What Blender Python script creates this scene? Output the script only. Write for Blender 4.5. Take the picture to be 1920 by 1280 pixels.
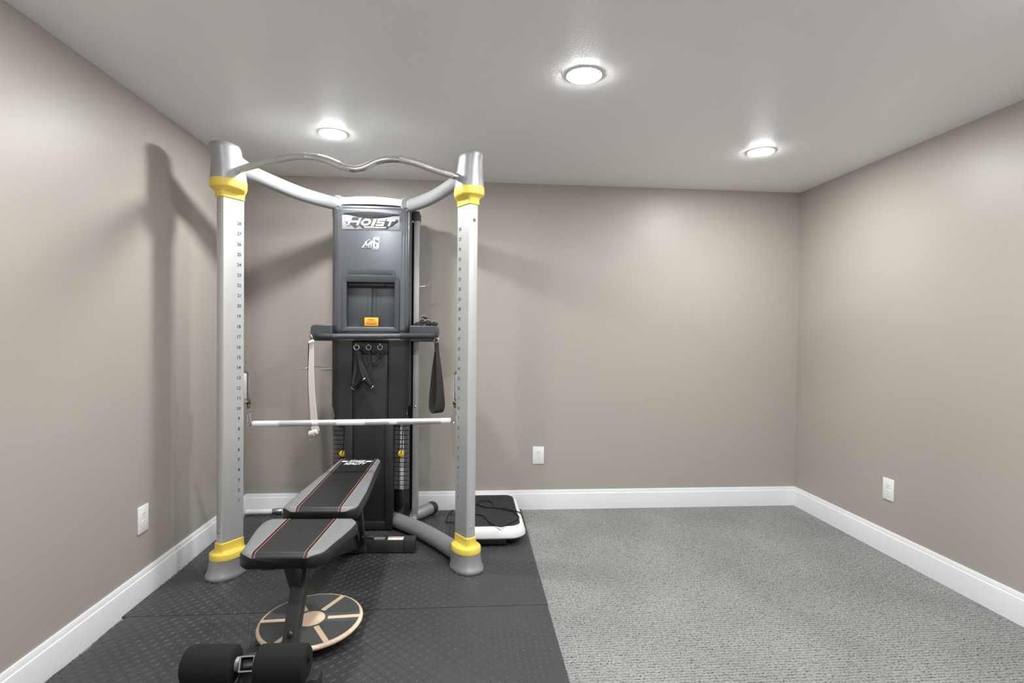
import bpy, bmesh, math, random
from mathutils import Vector, Matrix
random.seed(7)
for o in list(bpy.data.objects): bpy.data.objects.remove(o)
scene = bpy.context.scene
COL = scene.collection
V = Vector
# ------------------------------------------------------------------ camera
FPX, YAW, PIT, ROLL, CH = 1012.94, 0.0833, -0.0167, 0.0105, 1.2264
H, D, XL, XR, BB = 2.25, 3.713, -1.455, 2.376, 0.1344       # ceiling, rear wall, side walls, baseboard height
YF = -0.85                                                      # unseen wall behind the camera, set close to bounce light
_f = V((math.sin(YAW)*math.cos(PIT), math.cos(YAW)*math.cos(PIT), math.sin(PIT)))
_r = V((math.cos(YAW), -math.sin(YAW), 0)); _u = _r.cross(_f)
RT = _r*math.cos(ROLL) + _u*math.sin(ROLL); UP = _u*math.cos(ROLL) - _r*math.sin(ROLL)
CAM = V((0, 0, CH))
cd = bpy.data.cameras.new('camera'); cam = bpy.data.objects.new('camera', cd); COL.objects.link(cam)
cd.sensor_width = 36; cd.lens = FPX*36/1920; cd.clip_start = 0.05
m = Matrix((RT, UP, -_f)).transposed().to_4x4(); m.translation = CAM
cam.matrix_world = m; scene.camera = cam
def ray(px, py): return _f + RT*((px-960)/FPX) - UP*((py-640)/FPX)
def at(px, py, Y): d = ray(px, py); return CAM + d*(Y/d.y)            # point of a sight line at depth Y
def atz(px, py, z): d = ray(px, py); return CAM + d*((z-CH)/d.z)      # ... at height z
# ------------------------------------------------------------------ world, exposure
w = bpy.data.worlds.new('world'); scene.world = w; w.use_nodes = True
w.node_tree.nodes['Background'].inputs[0].default_value = (0.5, 0.5, 0.5, 1)
w.node_tree.nodes['Background'].inputs[1].default_value = 0.0
vs = scene.view_settings
vs.view_transform = 'Standard'; vs.look = 'None'; vs.gamma = 1; vs.use_curve_mapping = False
vs.exposure = 0.0
LAMP = 430.0                                                           # emission of each LED lens
# ------------------------------------------------------------------ materials
def lin(c): return tuple(((x/255)/12.92 if x/255 <= .04045 else ((x/255+.055)/1.055)**2.4) for x in c)
def mat(name, rgb, rough=.5, metal=0., bump=None, var=None, coat=0., emit=0., spec=None, aniso=None):
    """rgb in sRGB 0-255; bump=(scale,strength,dist[,stretch]); var=(scale,amount[,stretch])"""
    M = bpy.data.materials.new(name); M.use_nodes = True
    N, L = M.node_tree.nodes, M.node_tree.links; B = N['Principled BSDF']
    c = lin(rgb); B.inputs['Base Color'].default_value = (*c, 1)
    B.inputs['Roughness'].default_value = rough; B.inputs['Metallic'].default_value = metal
    if coat: B.inputs['Coat Weight'].default_value = coat; B.inputs['Coat Roughness'].default_value = .08
    if spec is not None: B.inputs['Specular IOR Level'].default_value = spec
    if emit:
        B.inputs['Emission Color'].default_value = (.965, .985, 1, 1); B.inputs['Emission Strength'].default_value = emit
    if bump or var:
        tc = N.new('ShaderNodeTexCoord')
        def tex(scale, stretch, detail=3):
            mp = N.new('ShaderNodeMapping'); L.new(tc.outputs['Object'], mp.inputs[0])
            mp.inputs['Scale'].default_value = stretch or (1, 1, 1)
            n = N.new('ShaderNodeTexNoise'); n.inputs['Scale'].default_value = scale; n.inputs['Detail'].default_value = detail
            L.new(mp.outputs[0], n.inputs['Vector']); return n
    if var:
        n = tex(var[0], var[2] if len(var) > 2 else None)
        r = N.new('ShaderNodeMapRange'); L.new(n.outputs['Fac'], r.inputs[0])
        r.inputs[1].default_value = .3; r.inputs[2].default_value = .7
        r.inputs[3].default_value = 1-var[1]; r.inputs[4].default_value = 1+var[1]
        mx = N.new('ShaderNodeVectorMath'); mx.operation = 'SCALE'; mx.inputs[0].default_value = c
        L.new(r.outputs[0], mx.inputs['Scale']); L.new(mx.outputs[0], B.inputs['Base Color'])
    if bump:
        n = tex(bump[0], bump[3] if len(bump) > 3 else None)
        b = N.new('ShaderNodeBump'); b.inputs['Strength'].default_value = bump[1]; b.inputs['Distance'].default_value = bump[2]
        L.new(n.outputs['Fac'], b.inputs['Height']); L.new(b.outputs[0], B.inputs['Normal'])
    return M
M = {}
M['wall'] = mat('taupe_wall_paint', (172, 164, 156), .42, bump=(170, .12, .003), spec=.5)
M['ceiling'] = mat('ceiling_paint', (252, 252, 252), .42, bump=(120, .22, .004), spec=.9)
M['trim'] = mat('white_trim_paint', (236, 236, 238), .35)
M['white'] = mat('white_plastic', (240, 239, 236), .35)
M['slot'] = mat('dark_slot', (90, 86, 80), .6)
M['lens'] = mat('led_lens', (255, 255, 255), .5, emit=LAMP)
M['silver'] = mat('silver_paint', (172, 173, 174), .42, .5, var=(400, .03))
M['alu'] = mat('satin_aluminium', (208, 208, 208), .42, .55, bump=(60, .05, .001, (1, 1, .02)))
M['chrome'] = mat('chrome', (225, 223, 220), .14, 1.)
M['knurl'] = mat('knurled_chrome', (205, 203, 200), .3, 1., bump=(900, .8, .002))
M['yellow'] = mat('yellow_plastic', (243, 214, 92), .42)
M['pin'] = mat('yellow_knob', (240, 200, 30), .35)
M['amber'] = mat('amber_plastic', (244, 180, 62), .35)
M['amber2'] = mat('orange_plastic', (225, 140, 50), .4)
M['gun'] = mat('gunmetal_gloss', (112, 115, 120), .27, .7, coat=.15)
M['gunmatte'] = mat('gunmetal_matte', (72, 75, 80), .45, .2)
M['black'] = mat('black_plastic', (42, 42, 41), .42)
M['blackgloss'] = mat('black_gloss', (30, 30, 31), .25)
M['blackmetal'] = mat('black_steel', (52, 53, 52), .42)
M['rubber'] = mat('black_rubber', (47, 47, 48), .65)
M['foam'] = mat('black_foam', (36, 36, 35), .95, bump=(500, .4, .002), spec=.2)
M['mat'] = mat('rubber_mat', (62, 62, 64), .46, var=(3, .10), bump=(300, .2, .001))
M['webbing'] = mat('black_webbing', (48, 46, 43), .85, bump=(700, .5, .001))
M['whiteweb'] = mat('white_webbing', (226, 222, 212), .9, bump=(600, .7, .002))
M['leather'] = mat('black_leather', (32, 32, 33), .42, bump=(260, .25, .001))
M['greyleather'] = mat('grey_leather', (122, 125, 125), .42, bump=(260, .25, .001))
M['red'] = mat('red_piping', (98, 36, 32), .5)
M['cream'] = mat('cream_thread', (215, 190, 165), .6)
M['wood'] = mat('birch_ply', (244, 216, 186), .5, var=(14, .10, (1, 8, 1)))
M['grit'] = mat('grip_tape', (92, 95, 93), .8, bump=(1500, .7, .002), var=(900, .22))
M['print'] = mat('black_print', (48, 48, 48), .6)
M['logoplate'] = mat('silver_logo_plate', (136, 137, 139), .65, 0, var=(90, .05), spec=.2)
M['logoshade'] = mat('grey_logo_shade', (58, 60, 62), .6, spec=.2)
M['logowhite'] = mat('white_logo', (236, 236, 236), .6)
M['plate'] = mat('weight_plate_paint', (84, 86, 84), .55)
M['label'] = mat('white_label', (236, 235, 228), .5)
M['sticker'] = mat('orange_sticker', (224, 150, 116), .5)
M['steelrod'] = mat('steel_rod', (180, 178, 172), .25, 1.)
M['brass'] = mat('brass', (170, 140, 80), .3, 1.)
M['cord'] = mat('black_cord', (24, 24, 24), .35)
M['greyfluff'] = mat('grey_mesh_cloth', (150, 146, 140), .9)
def carpet_material():
    Mx = bpy.data.materials.new('grey_loop_carpet'); Mx.use_nodes = True
    N, L = Mx.node_tree.nodes, Mx.node_tree.links; B = N['Principled BSDF']
    B.inputs['Roughness'].default_value = 1; B.inputs['Specular IOR Level'].default_value = .1
    tc = N.new('ShaderNodeTexCoord')
    def noise(scale, st, det=2, rough=.5):
        mp = N.new('ShaderNodeMapping'); mp.inputs['Scale'].default_value = st; L.new(tc.outputs['Object'], mp.inputs[0])
        n = N.new('ShaderNodeTexNoise'); n.inputs['Scale'].default_value = scale; n.inputs['Detail'].default_value = det
        n.inputs['Roughness'].default_value = rough; L.new(mp.outputs[0], n.inputs['Vector']); return n
    loops = noise(150, (.8, 1.1, 1), 3, .65); rows = noise(60, (.40, 1.8, 1), 2, .6); blot = noise(2.6, (1, 1, 1), 3)
    a = N.new('ShaderNodeMath'); a.operation = 'MULTIPLY_ADD'; L.new(rows.outputs['Fac'], a.inputs[0]); a.inputs[1].default_value = .3
    L.new(loops.outputs['Fac'], a.inputs[2])
    wv = N.new('ShaderNodeTexWave'); wv.wave_type = 'BANDS'; wv.bands_direction = 'Y'; wv.inputs['Scale'].default_value = 20
    wv.inputs['Distortion'].default_value = 3.5; wv.inputs['Detail'].default_value = 3; wv.inputs['Detail Scale'].default_value = 2.5
    L.new(tc.outputs['Object'], wv.inputs['Vector'])
    a2 = N.new('ShaderNodeMath'); a2.operation = 'MULTIPLY_ADD'; L.new(wv.outputs['Fac'], a2.inputs[0]); a2.inputs[1].default_value = .13
    L.new(a.outputs[0], a2.inputs[2]); a = a2
    cr = N.new('ShaderNodeValToRGB'); L.new(a.outputs[0], cr.inputs[0]); e = cr.color_ramp.elements
    e[0].position = .51; e[0].color = (*lin((40, 40, 39)), 1); e[1].position = .93; e[1].color = (*lin((172, 171, 169)), 1)
    k = cr.color_ramp.elements.new(.63); k.color = (*lin((126, 126, 124)), 1)
    mr = N.new('ShaderNodeMapRange'); L.new(blot.outputs['Fac'], mr.inputs[0]); mr.inputs[1].default_value = .3; mr.inputs[2].default_value = .7
    mr.inputs[3].default_value = .88; mr.inputs[4].default_value = 1.1
    mx = N.new('ShaderNodeVectorMath'); mx.operation = 'SCALE'; L.new(cr.outputs[0], mx.inputs[0]); L.new(mr.outputs[0], mx.inputs['Scale'])
    L.new(mx.outputs[0], B.inputs['Base Color'])
    b = N.new('ShaderNodeBump'); b.inputs['Strength'].default_value = .7; b.inputs['Distance'].default_value = .006
    L.new(a.outputs[0], b.inputs['Height']); L.new(b.outputs[0], B.inputs['Normal'])
    return Mx
M['carpet'] = carpet_material()
# ------------------------------------------------------------------ mesh helpers (all in world metres)
class P:                                                       # a growing mesh
    def __init__(s): s.bm = bmesh.new(); s.mi = 0
    def face(s, vs):
        try:
            f = s.bm.faces.new(vs); f.material_index = s.mi; return f
        except ValueError: return None
    def v(s, p): return s.bm.verts.new(p)
    def box(s, c, size, bev=0., axes=None, seg=2):
        ax = axes or (V((1, 0, 0)), V((0, 1, 0)), V((0, 0, 1))); c = V(c)
        t = bmesh.new(); r = bmesh.ops.create_cube(t, size=1)
        for v in t.verts: v.co = V((v.co.x*size[0], v.co.y*size[1], v.co.z*size[2]))
        if bev: bmesh.ops.bevel(t, geom=list(t.edges), offset=bev, segments=seg, profile=.5, affect='EDGES')
        for v in t.verts: v.co = c + ax[0]*v.co.x + ax[1]*v.co.y + ax[2]*v.co.z
        s.merge(t); return s
    def merge(s, t):
        mp = {v: s.bm.verts.new(v.co) for v in t.verts}
        for f in t.faces: s.face([mp[v] for v in f.verts])
        t.free()
    def loft(s, secs, cap=True, closed=True):
        rings = [[s.v(p) for p in sec] for sec in secs]
        n = len(rings[0])
        for a, b in zip(rings, rings[1:]):
            for i in range(n if closed else n-1):
                j = (i+1) % n; s.face([a[i], a[j], b[j], b[i]])
        if cap and closed:
            s.face(rings[0][::-1]); s.face(rings[-1])
        return s
    def tube(s, pts, r, seg=12, up=V((0, 0, 1)), cap=True):
        """r: number, (across, up) or list of those per point"""
        pts = [V(p) for p in pts]; secs = []
        for i, p in enumerate(pts):
            t = (pts[min(i+1, len(pts)-1)] - pts[max(i-1, 0)]).normalized()
            side = t.cross(up)
            if side.length < 1e-4: side = t.cross(V((0, 1, 0)))
            side.normalize(); u2 = side.cross(t).normalized()
            rr = r[i] if isinstance(r, list) else r
            ra, rb = rr if isinstance(rr, tuple) else (rr, rr)
            secs.append([p + side*(math.cos(k*2*math.pi/seg)*ra) + u2*(math.sin(k*2*math.pi/seg)*rb) for k in range(seg)])
        return s.loft(secs, cap)
    def lathe(s, c, prof, axis=V((0, 0, 1)), seg=24, cap=True):
        axis = V(axis).normalized(); a = axis.orthogonal().normalized(); b = axis.cross(a)
        return s.loft([[V(c) + axis*h + (a*math.cos(k*2*math.pi/seg) + b*math.sin(k*2*math.pi/seg))*r for k in range(seg)] for r, h in prof], cap)
    def prism(s, pts, n):                                       # planar outline pushed along vector n
        a = [s.v(p) for p in pts]; b = [s.v(V(p)+V(n)) for p in pts]
        s.face(a[::-1]); s.face(b)
        for i in range(len(a)): j = (i+1) % len(a); s.face([a[i], a[j], b[j], b[i]])
        return s
def spline(pts, n=8):                                           # Catmull-Rom through the points
    pts = [V(p) for p in pts]; out = []
    for i in range(len(pts)-1):
        p0, p1, p2, p3 = pts[max(i-1, 0)], pts[i], pts[i+1], pts[min(i+2, len(pts)-1)]
        for k in range(n):
            t = k/n
            out.append(.5*((2*p1) + (p2-p0)*t + (2*p0-5*p1+4*p2-p3)*t*t + (3*p1-p0-3*p2+p3)*t**3))
    return out + [pts[-1]]
def empty(name, loc, label, cat, group=None):
    o = bpy.data.objects.new(name, None); COL.objects.link(o); o.location = loc; o.empty_display_size = .1
    o['label'] = label; o['category'] = cat
    if group: o['group'] = group
    return o
def root_of(o):
    while o.parent: o = o.parent
    return o
def wloc(o):
    p = V(o.location)
    while o.parent: o = o.parent; p += V(o.location)
    return p
def obj(name, p, mats, parent=None, smooth=True, angle=38, origin=None, label=None):
    bm = p.bm; bmesh.ops.remove_doubles(bm, verts=bm.verts, dist=1e-6)
    bmesh.ops.recalc_face_normals(bm, faces=bm.faces)
    lo = V([min(v.co[i] for v in bm.verts) for i in range(3)]); hi = V([max(v.co[i] for v in bm.verts) for i in range(3)])
    org = V(origin) if origin is not None else V(((lo.x+hi.x)/2, (lo.y+hi.y)/2, lo.z))
    for v in bm.verts: v.co -= org
    me = bpy.data.meshes.new(name); bm.to_mesh(me); bm.free()
    for k in (mats if isinstance(mats, (list, tuple)) else [mats]): me.materials.append(M[k])
    if smooth:
        me.shade_smooth(); me.set_sharp_from_angle(angle=math.radians(angle))
    o = bpy.data.objects.new(name, me); COL.objects.link(o)
    if parent: o.parent = parent; o.location = org - wloc(parent)
    else: o.location = org
    if label: o['label'] = label
    return o
def tag(o, label, cat, group=None, kind=None):
    o['label'] = label; o['category'] = cat
    if group: o['group'] = group
    if kind: o['kind'] = kind
    return o
def struct(name, p, mats, parent=None, label=None, **k):
    o = obj(name, p, mats, parent, **k); o['kind'] = 'structure'
    if label: o['label'] = label
    return o
def text(p, s, c, ux, uy, w=None, h=None, bold=.0, shear=0., lift=0.):
    """lettering as flat faces centred on c, scaled to width w or height h"""
    cu = bpy.data.curves.new('t', 'FONT'); cu.body = s; cu.shear = shear; cu.offset = bold; cu.resolution_u = 3
    to = bpy.data.objects.new('t', cu); me = to.to_mesh()
    xs = [v.co.x for v in me.vertices]; ys = [v.co.y for v in me.vertices]
    x0, x1, y0, y1 = min(xs), max(xs), min(ys), max(ys)
    sx = w/(x1-x0) if w else None; sy = h/(y1-y0) if h else None
    sx = sx or sy; sy = sy or sx
    ux, uy = V(ux).normalized(), V(uy).normalized(); n = ux.cross(uy)
    vs = [p.v(V(c) + ux*((v.co.x-(x0+x1)/2)*sx) + uy*((v.co.y-(y0+y1)/2)*sy) + n*lift) for v in me.vertices]
    for f in me.polygons: p.face([vs[i] for i in f.vertices])
    to.to_mesh_clear(); bpy.data.objects.remove(to); bpy.data.curves.remove(cu)
EX, EY, EZ = V((1, 0, 0)), V((0, 1, 0)), V((0, 0, 1))
# ------------------------------------------------------------------ room shell
T = .1
struct('floor', P().box(((XL+XR)/2, (YF+D)/2, -T/2), (XR-XL+2*T, D-YF+2*T, T)), 'carpet', label='grey loop pile carpet with fine darker rows', smooth=False)
struct('ceiling', P().box(((XL+XR)/2, (YF+D)/2, H+T/2), (XR-XL+2*T, D-YF+2*T, T)), 'ceiling', label='flat off white ceiling with light orange peel texture', smooth=False)
struct('wall_back', P().box(((XL+XR)/2, D+T/2, H/2), (XR-XL, T, H)), 'wall', label='taupe painted rear wall behind the home gym', smooth=False)
struct('wall_left', P().box((XL-T/2, (YF+D)/2, H/2), (T, D-YF+2*T, H)), 'wall', label='taupe painted wall beside the home gym', smooth=False)
struct('wall_right', P().box((XR+T/2, (YF+D)/2, H/2), (T, D-YF+2*T, H)), 'wall', label='taupe painted wall beside the bare carpet', smooth=False)
struct('wall_front', P().box(((XL+XR)/2, YF-T/2, H/2), (XR-XL, T, H)), 'trim', label='unseen wall opposite the home gym, made white to bounce light', smooth=False)  # out of view; white instead of taupe to throw fill light forward
def baseboard(name, a, b, n, lab):
    a, b, n = V(a), V(b), V(n)
    prof = [(0, 0), (.014, 0), (.014, .104), (.0125, .110), (.0095, .113), (.0085, .126), (.005, BB), (0, BB)]
    p = P(); p.loft([[q + n*d + EZ*z for d, z in prof] for q in (a, b)])
    struct(name, p, 'trim', label=lab, angle=25)
baseboard('baseboard_back', (XL, D, 0), (XR, D, 0), (0, -1, 0), 'white moulded baseboard along the rear wall')
baseboard('baseboard_left', (XL, YF, 0), (XL, D-.014, 0), (1, 0, 0), 'white moulded baseboard beside the rubber mats')
baseboard('baseboard_right', (XR, YF, 0), (XR, D-.014, 0), (-1, 0, 0), 'white moulded baseboard beside the bare carpet')
# recessed LED lights
lamp0 = None
LAMPS = [(-.704, 2.892), (.454, 2.132), (1.626, 2.907), (-.70, 1.36), (1.63, 1.36), (.454, .58)]
lab = ['round recessed ceiling light above the pull-up bar', 'round recessed ceiling light over the edge of the mats, between the other two',
       'round recessed ceiling light near the corner above the bare carpet', 'round recessed ceiling light above the leg rollers of the bench',
       'round recessed ceiling light above the bare carpet, away from the corner', 'round recessed ceiling light over the carpet opposite the home gym']
for i, (x, y) in enumerate(LAMPS):
    t = empty('recessed_light', (x, y, H), lab[i], 'ceiling light', 'recessed ceiling lights')
    if lamp0 is None:
        lamp0 = t
        obj('trim_ring', P().lathe((x, y, H), [(.0672, -.0002), (.0672, -.0035), (.070, -.0040), (.075, -.0025), (.077, -.0002)], seg=40), 'white', t)
        obj('lens', P().lathe((x, y, H), [(.067, -.001), (.067, -.0047), (.06, -.0066), (.04, -.0074), (.002, -.0078)], seg=40), 'lens', t)
    else:
        for ch in lamp0.children:
            c = ch.copy(); COL.objects.link(c); c.parent = t
# wall outlets
def outlet(c, ux, n, label):
    c, ux, n = V(c), V(ux), V(n); t = empty('wall_outlet', c, label, 'outlet')
    ax = (ux, EZ, n)
    obj('cover_plate', P().box(c+n*.003, (.079, .121, .006), .0025, ax), 'white', t)
    for s in (1, -1):
        cc = c + EZ*(.0195*s) + n*.0065
        p = P(); ring = []
        for k in range(28):
            a = k*2*math.pi/28; ring.append((max(-.0145, min(.0145, .0172*math.cos(a))), .0165*math.sin(a)))
        p.prism([cc - n*.001 + ux*x + EZ*y for x, y in ring], n*.002)
        r = obj('receptacle', p, 'white', t)
        q = P()
        for dx, hh in ((-.0062, .0075), (.0062, .0062)): q.box(cc + ux*dx + EZ*.0035 + n*.0011, (.0018, hh, .0006), 0, ax)
        q.lathe(cc - EZ*.0075 + n*.0008, [(.0024, 0), (.0024, .0006)], n, 12)
        obj('slots', q, 'slot', r)
    obj('screw', P().lathe(c + n*.0055, [(.0032, 0), (.0028, .0012)], n, 12), 'white', t)
outlet((XL, 2.558, .367), (0, -1, 0), (1, 0, 0), 'white duplex outlet on the wall beside the left gym column')
outlet((.501, D, .376), (1, 0, 0), (0, -1, 0), 'white duplex outlet on the rear wall above the vibration plate')
outlet((XR, 2.841, .366), (0, 1, 0), (-1, 0, 0), 'white duplex outlet on the wall beside the bare carpet')
# ------------------------------------------------------------------ rubber mats with raised tread
MZ = .010
def inside(poly, x, y):
    r = False; j = len(poly)-1
    for i in range(len(poly)):
        (xi, yi), (xj, yj) = poly[i], poly[j]
        if (yi > y) != (yj > y) and x < (xj-xi)*(y-yi)/(yj-yi)+xi: r = not r
        j = i
    return r
def rubber_mat(poly, label, seed):
    t = empty('rubber_mat', (sum(p[0] for p in poly)/len(poly), sum(p[1] for p in poly)/len(poly), 0), label, 'floor mat', 'rubber floor mats')
    obj('mat_sheet', P().prism([V((x, y, .0004)) for x, y in poly], EZ*(MZ-.0004)), 'mat', t, smooth=False)
    p = P(); st = .0262; x0, x1 = min(a[0] for a in poly)+.012, max(a[0] for a in poly)-.012
    y0, y1 = min(a[1] for a in poly)+.012, max(a[1] for a in poly)-.012
    ni, nj = int((x1-x0)/st)+1, int((y1-y0)/st)+1
    for i in range(ni):
        for j in range(nj):
            x, y = x0+i*st, y0+j*st
            if not inside(poly, x, y): continue
            a = math.radians(45 if (i+j) % 2 else -45) ; u = V((math.cos(a), math.sin(a), 0)); q = V((-u.y, u.x, 0)); c = V((x, y, MZ))
            L, W, hh = .0138, .0040, .0021
            b = [p.v(c - u*L), p.v(c - q*W), p.v(c + u*L), p.v(c + q*W)]
            tp = [p.v(c - u*L*.55 + EZ*hh), p.v(c + u*L*.55 + EZ*hh)]
            p.face([b[0], b[1], tp[0]]); p.face([b[1], b[2], tp[1]]); p.face([b[1], tp[1], tp[0]])
            p.face([b[2], b[3], tp[1]]); p.face([b[3], b[0], tp[0]]); p.face([b[3], tp[0], tp[1]])
    o = obj('tread', p, 'mat', t, smooth=False); o['kind'] = 'stuff'
rubber_mat([(-1.440, 2.388), (.372, 2.380), (.376, 3.0), (.383, 3.69), (-1.43, 3.69), (-1.436, 3.2), (-1.428, 2.8), (-1.437, 2.6)],
           'black rubber mat with raised tread under the home gym', 1)
rubber_mat([(-1.432, 1.16), (.366, 1.16), (.368, 1.85), (.369, 2.376), (-1.418, 2.3835), (-1.430, 2.3), (-1.420, 2.15), (-1.434, 2.0), (-1.424, 1.8)],
           'black rubber mat with raised tread under the balance board', 2)
# ------------------------------------------------------------------ home gym
Z0 = MZ+.0022; CX = -.594
gym = empty('home_gym', (-.58, 3.2, Z0), 'tall silver and black cable home gym with yellow collars and weight stacks', 'home gym')
def column_side(sg):
    """sg=+1 the column nearer the bare carpet, -1 the one by the wall"""
    c = V((0 if sg > 0 else -1.171, 2.785, 0)); a = V((-sg*.54, .84, 0)).normalized(); b = V((sg*a.y, abs(a.x), 0)); o = -a
    b = V((sg*.84, .54, 0)).normalized()
    def sec(cen, la, lb, z, n=32, e=2.25, tilt=0):
        r = []
        for k in range(n):
            t = k*2*math.pi/n; ca, sa = math.cos(t), math.sin(t)
            u = math.copysign(abs(ca)**(2/e), ca)*la; v_ = math.copysign(abs(sa)**(2/e), sa)*lb
            r.append(cen + a*u + b*v_ + EZ*(z + tilt*(-u)))
        return r
    obj('foot', P().loft([sec(c+o*.016, .097, .076, Z0), sec(c+o*.016, .099, .078, Z0+.004), sec(c+o*.016, .098, .077, Z0+.016), sec(c+o*.014, .094, .074, Z0+.024),
        sec(c+o*.011, .090, .0705, .055), sec(c+o*.009, .0865, .068, .078), sec(c+o*.008, .085, .0665, .104)]), 'silver', gym)
    def rect(z, g): return sec(c, .0585+g, .0275+g, z, e=6)
    obj('collar', P().loft([sec(c+o*.008, .083, .065, .102), sec(c+o*.008, .086, .068, .105), sec(c+o*.008, .086, .068, .129), sec(c+o*.008, .083, .065, .133),
        sec(c+o*.004, .072, .05, .136), sec(c, .067, .038, .142, e=4), rect(.152, .006), rect(.179, .005), rect(.182, .002)]), 'yellow', gym, label='yellow plastic lower collar')
    # column: rounded outer narrow face
    prof = []
    for k in range(9):
        t = -math.pi/2 + k*math.pi/8; prof.append((-.048 - .0105*math.cos(t), .0275*math.sin(t)))
    prof = [(.0585, -.0245), (.0555, -.0275)] + [(-.046, -.0275)] + prof[1:-1] + [(-.046, .0275)] + [(.0555, .0275), (.0585, .0245)]
    col = obj('column', P().loft([[c + a*u + b*v_ + EZ*z for u, v_ in prof] for z in (.14, 1.90)]), 'alu', gym, angle=25)
    inn = -b                                            # numbered face looks to the middle of the machine
    dirx = (a if sg < 0 else -a)
    off = a*.030
    for k in range(28):
        p = P(); text(p, str(k+1), c + inn*.0278 + off + EZ*(.373 + k*.0511), dirx, EZ, h=.0165, bold=.012, lift=.0004)
        obj('number_marking', p, 'print', col, smooth=False)
    for z in (.235, 1.79):
        q = P().lathe(c + o*.0575 + EZ*z, [(.0085, 0), (.0085, .002), (.006, .004)], o, 16)
        s_ = obj('screw', q, 'chrome', col)
    obj('collar', P().loft([rect(1.868, .003), rect(1.871, .006), rect(1.895, .006), sec(c, .069, .042, 1.902, e=4), sec(c+o*.004, .078, .06, 1.909), sec(c+o*.008, .0855, .0675, 1.917), sec(c+o*.008, .0865, .0685, 1.922),
        sec(c+o*.008, .0865, .0685, 1.955), sec(c+o*.008, .084, .066, 1.958)]), 'yellow', gym, label='yellow plastic upper collar')
    obj('head_casting', P().loft([sec(c+o*.008, .085, .067, 1.957), sec(c+o*.009, .0835, .0655, 1.98), sec(c+o*.011, .080, .062, 2.01), sec(c+o*.014, .076, .059, 2.045), sec(c+o*.019, .0735, .0575, 2.08),
        sec(c+o*.025, .0735, .0575, 2.105), sec(c+o*.028, .0725, .0565, 2.116), sec(c+o*.028, .068, .052, 2.126), sec(c+o*.027, .052, .038, 2.134), sec(c+o*.026, .02, .015, 2.138)]), 'silver', gym)
    # upper arm: deep web leaving the casting, curving to the tower head
    tw = V((-.578 + sg*.205, 3.385, 1.995)); st = c + a*.02 + EZ*2.045
    mid1 = st*.72 + tw*.28 + V((sg*.030, 0, -.004)); mid2 = st*.35 + tw*.65 + V((sg*.028, 0, -.012))
    path = spline([st, mid1, mid2, tw], 7)
    rr = []
    for i in range(len(path)):
        f = i/(len(path)-1); rr.append((.030 + .006*max(0, 1-f*4), .040 + .022*max(0, 1-f*4)))
    obj('upper_arm', P().tube(path, rr, 20), 'silver', gym)
    # base arm and rear stub with rubber cap
    st = V((-.578 + sg*.10, 3.43, Z0+.046)); en = c + a*.03 + EZ*(Z0+.05)
    path = spline([st, st*.66+en*.34 + V((sg*.035, .0, 0)), st*.33+en*.67 + V((sg*.03, 0, 0)), en], 7)
    obj('base_arm', P().tube(path, (.046, .044), 20), 'silver', gym)
    st = V((-.578 + sg*.16, 3.41, Z0+.041)); en = V((-.578 + sg*.345, 3.60, Z0+.041))
    obj('rear_foot', P().tube(spline([st, V((-.578 + sg*.27, 3.50, Z0+.041)), en], 6), (.040, .039), 18), 'silver', gym)
    d = (en - V((-.578 + sg*.27, 3.50, Z0+.041))).normalized()
    obj('rubber_cap', P().tube([en - d*.006, en - d*.004, en + d*.028, en + d*.036, en + d*.039], [(.041, .0405), (.044, .0405), (.044, .0405), (.040, .037), (.03, .028)], 18), 'rubber', gym)
    # pulley carriage on the inner edge of the column
    e = c + a*.062
    car = obj('pulley_carriage', P().box(e + a*.008 + EZ*.94, (.046, .020, .13), .005, (b, a, EZ)), 'alu', gym)
    lp = [e + a*.010 + EZ*1.020, e + a*.022 + EZ*1.012, e + a*.030 + EZ*.992, e + a*.030 + EZ*.88, e + a*.026 + EZ*.862, e + a*.010 + EZ*.854]
    obj('carriage_handle', P().tube(spline(lp, 4), (.022, .0035), 10, up=a), 'chrome', car)
    obj('cable_stop', P().lathe(e + a*.034 - b*.010 + EZ*.845, [(.002, .062), (.006, .03), (.011, .006), (.010, 0)], EZ, 14), 'rubber', car)
    obj('cable_end', P().lathe(e + a*.034 - b*.010 + EZ*.828, [(.006, 0), (.008, .004), (.008, .014), (.006, .019)], EZ, 12), 'brass', car)
    top = e + a*.034 - b*.010 + EZ*.826
    ringp = [top + (EZ*(-.012) + EZ*math.cos(k*2*math.pi/16)*.012 + EX*math.sin(k*2*math.pi/16)*.012) for k in range(17)]
    obj('ring', P().tube(ringp, .0022, 8, up=EY), 'chrome', car)
    return top
topL = column_side(-1); topR = column_side(1)
# pull-up bar
yb = (2.765, 2.745, 2.705, 2.69, 2.69, 2.69, 2.69, 2.69, 2.69, 2.705, 2.745, 2.765)
pts = [at(px, py, y) for (px, py), y in zip(((438, 321), (480, 309), (545, 294.5), (580, 293.5), (612, 300), (652, 315.5), (678, 315.5), (710, 301.5), (742, 298.5), (775, 304), (820, 320), (866, 333.5)), yb)]
sp = spline(pts, 5)
bar = obj('pull_up_bar', P().tube(sp, .0168, 16), 'chrome', gym)
obj('knurled_grip', P().tube(sp[2:15], .0172, 16), 'knurl', bar); obj('knurled_grip', P().tube(sp[41:54], .0172, 16), 'knurl', bar)
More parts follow.
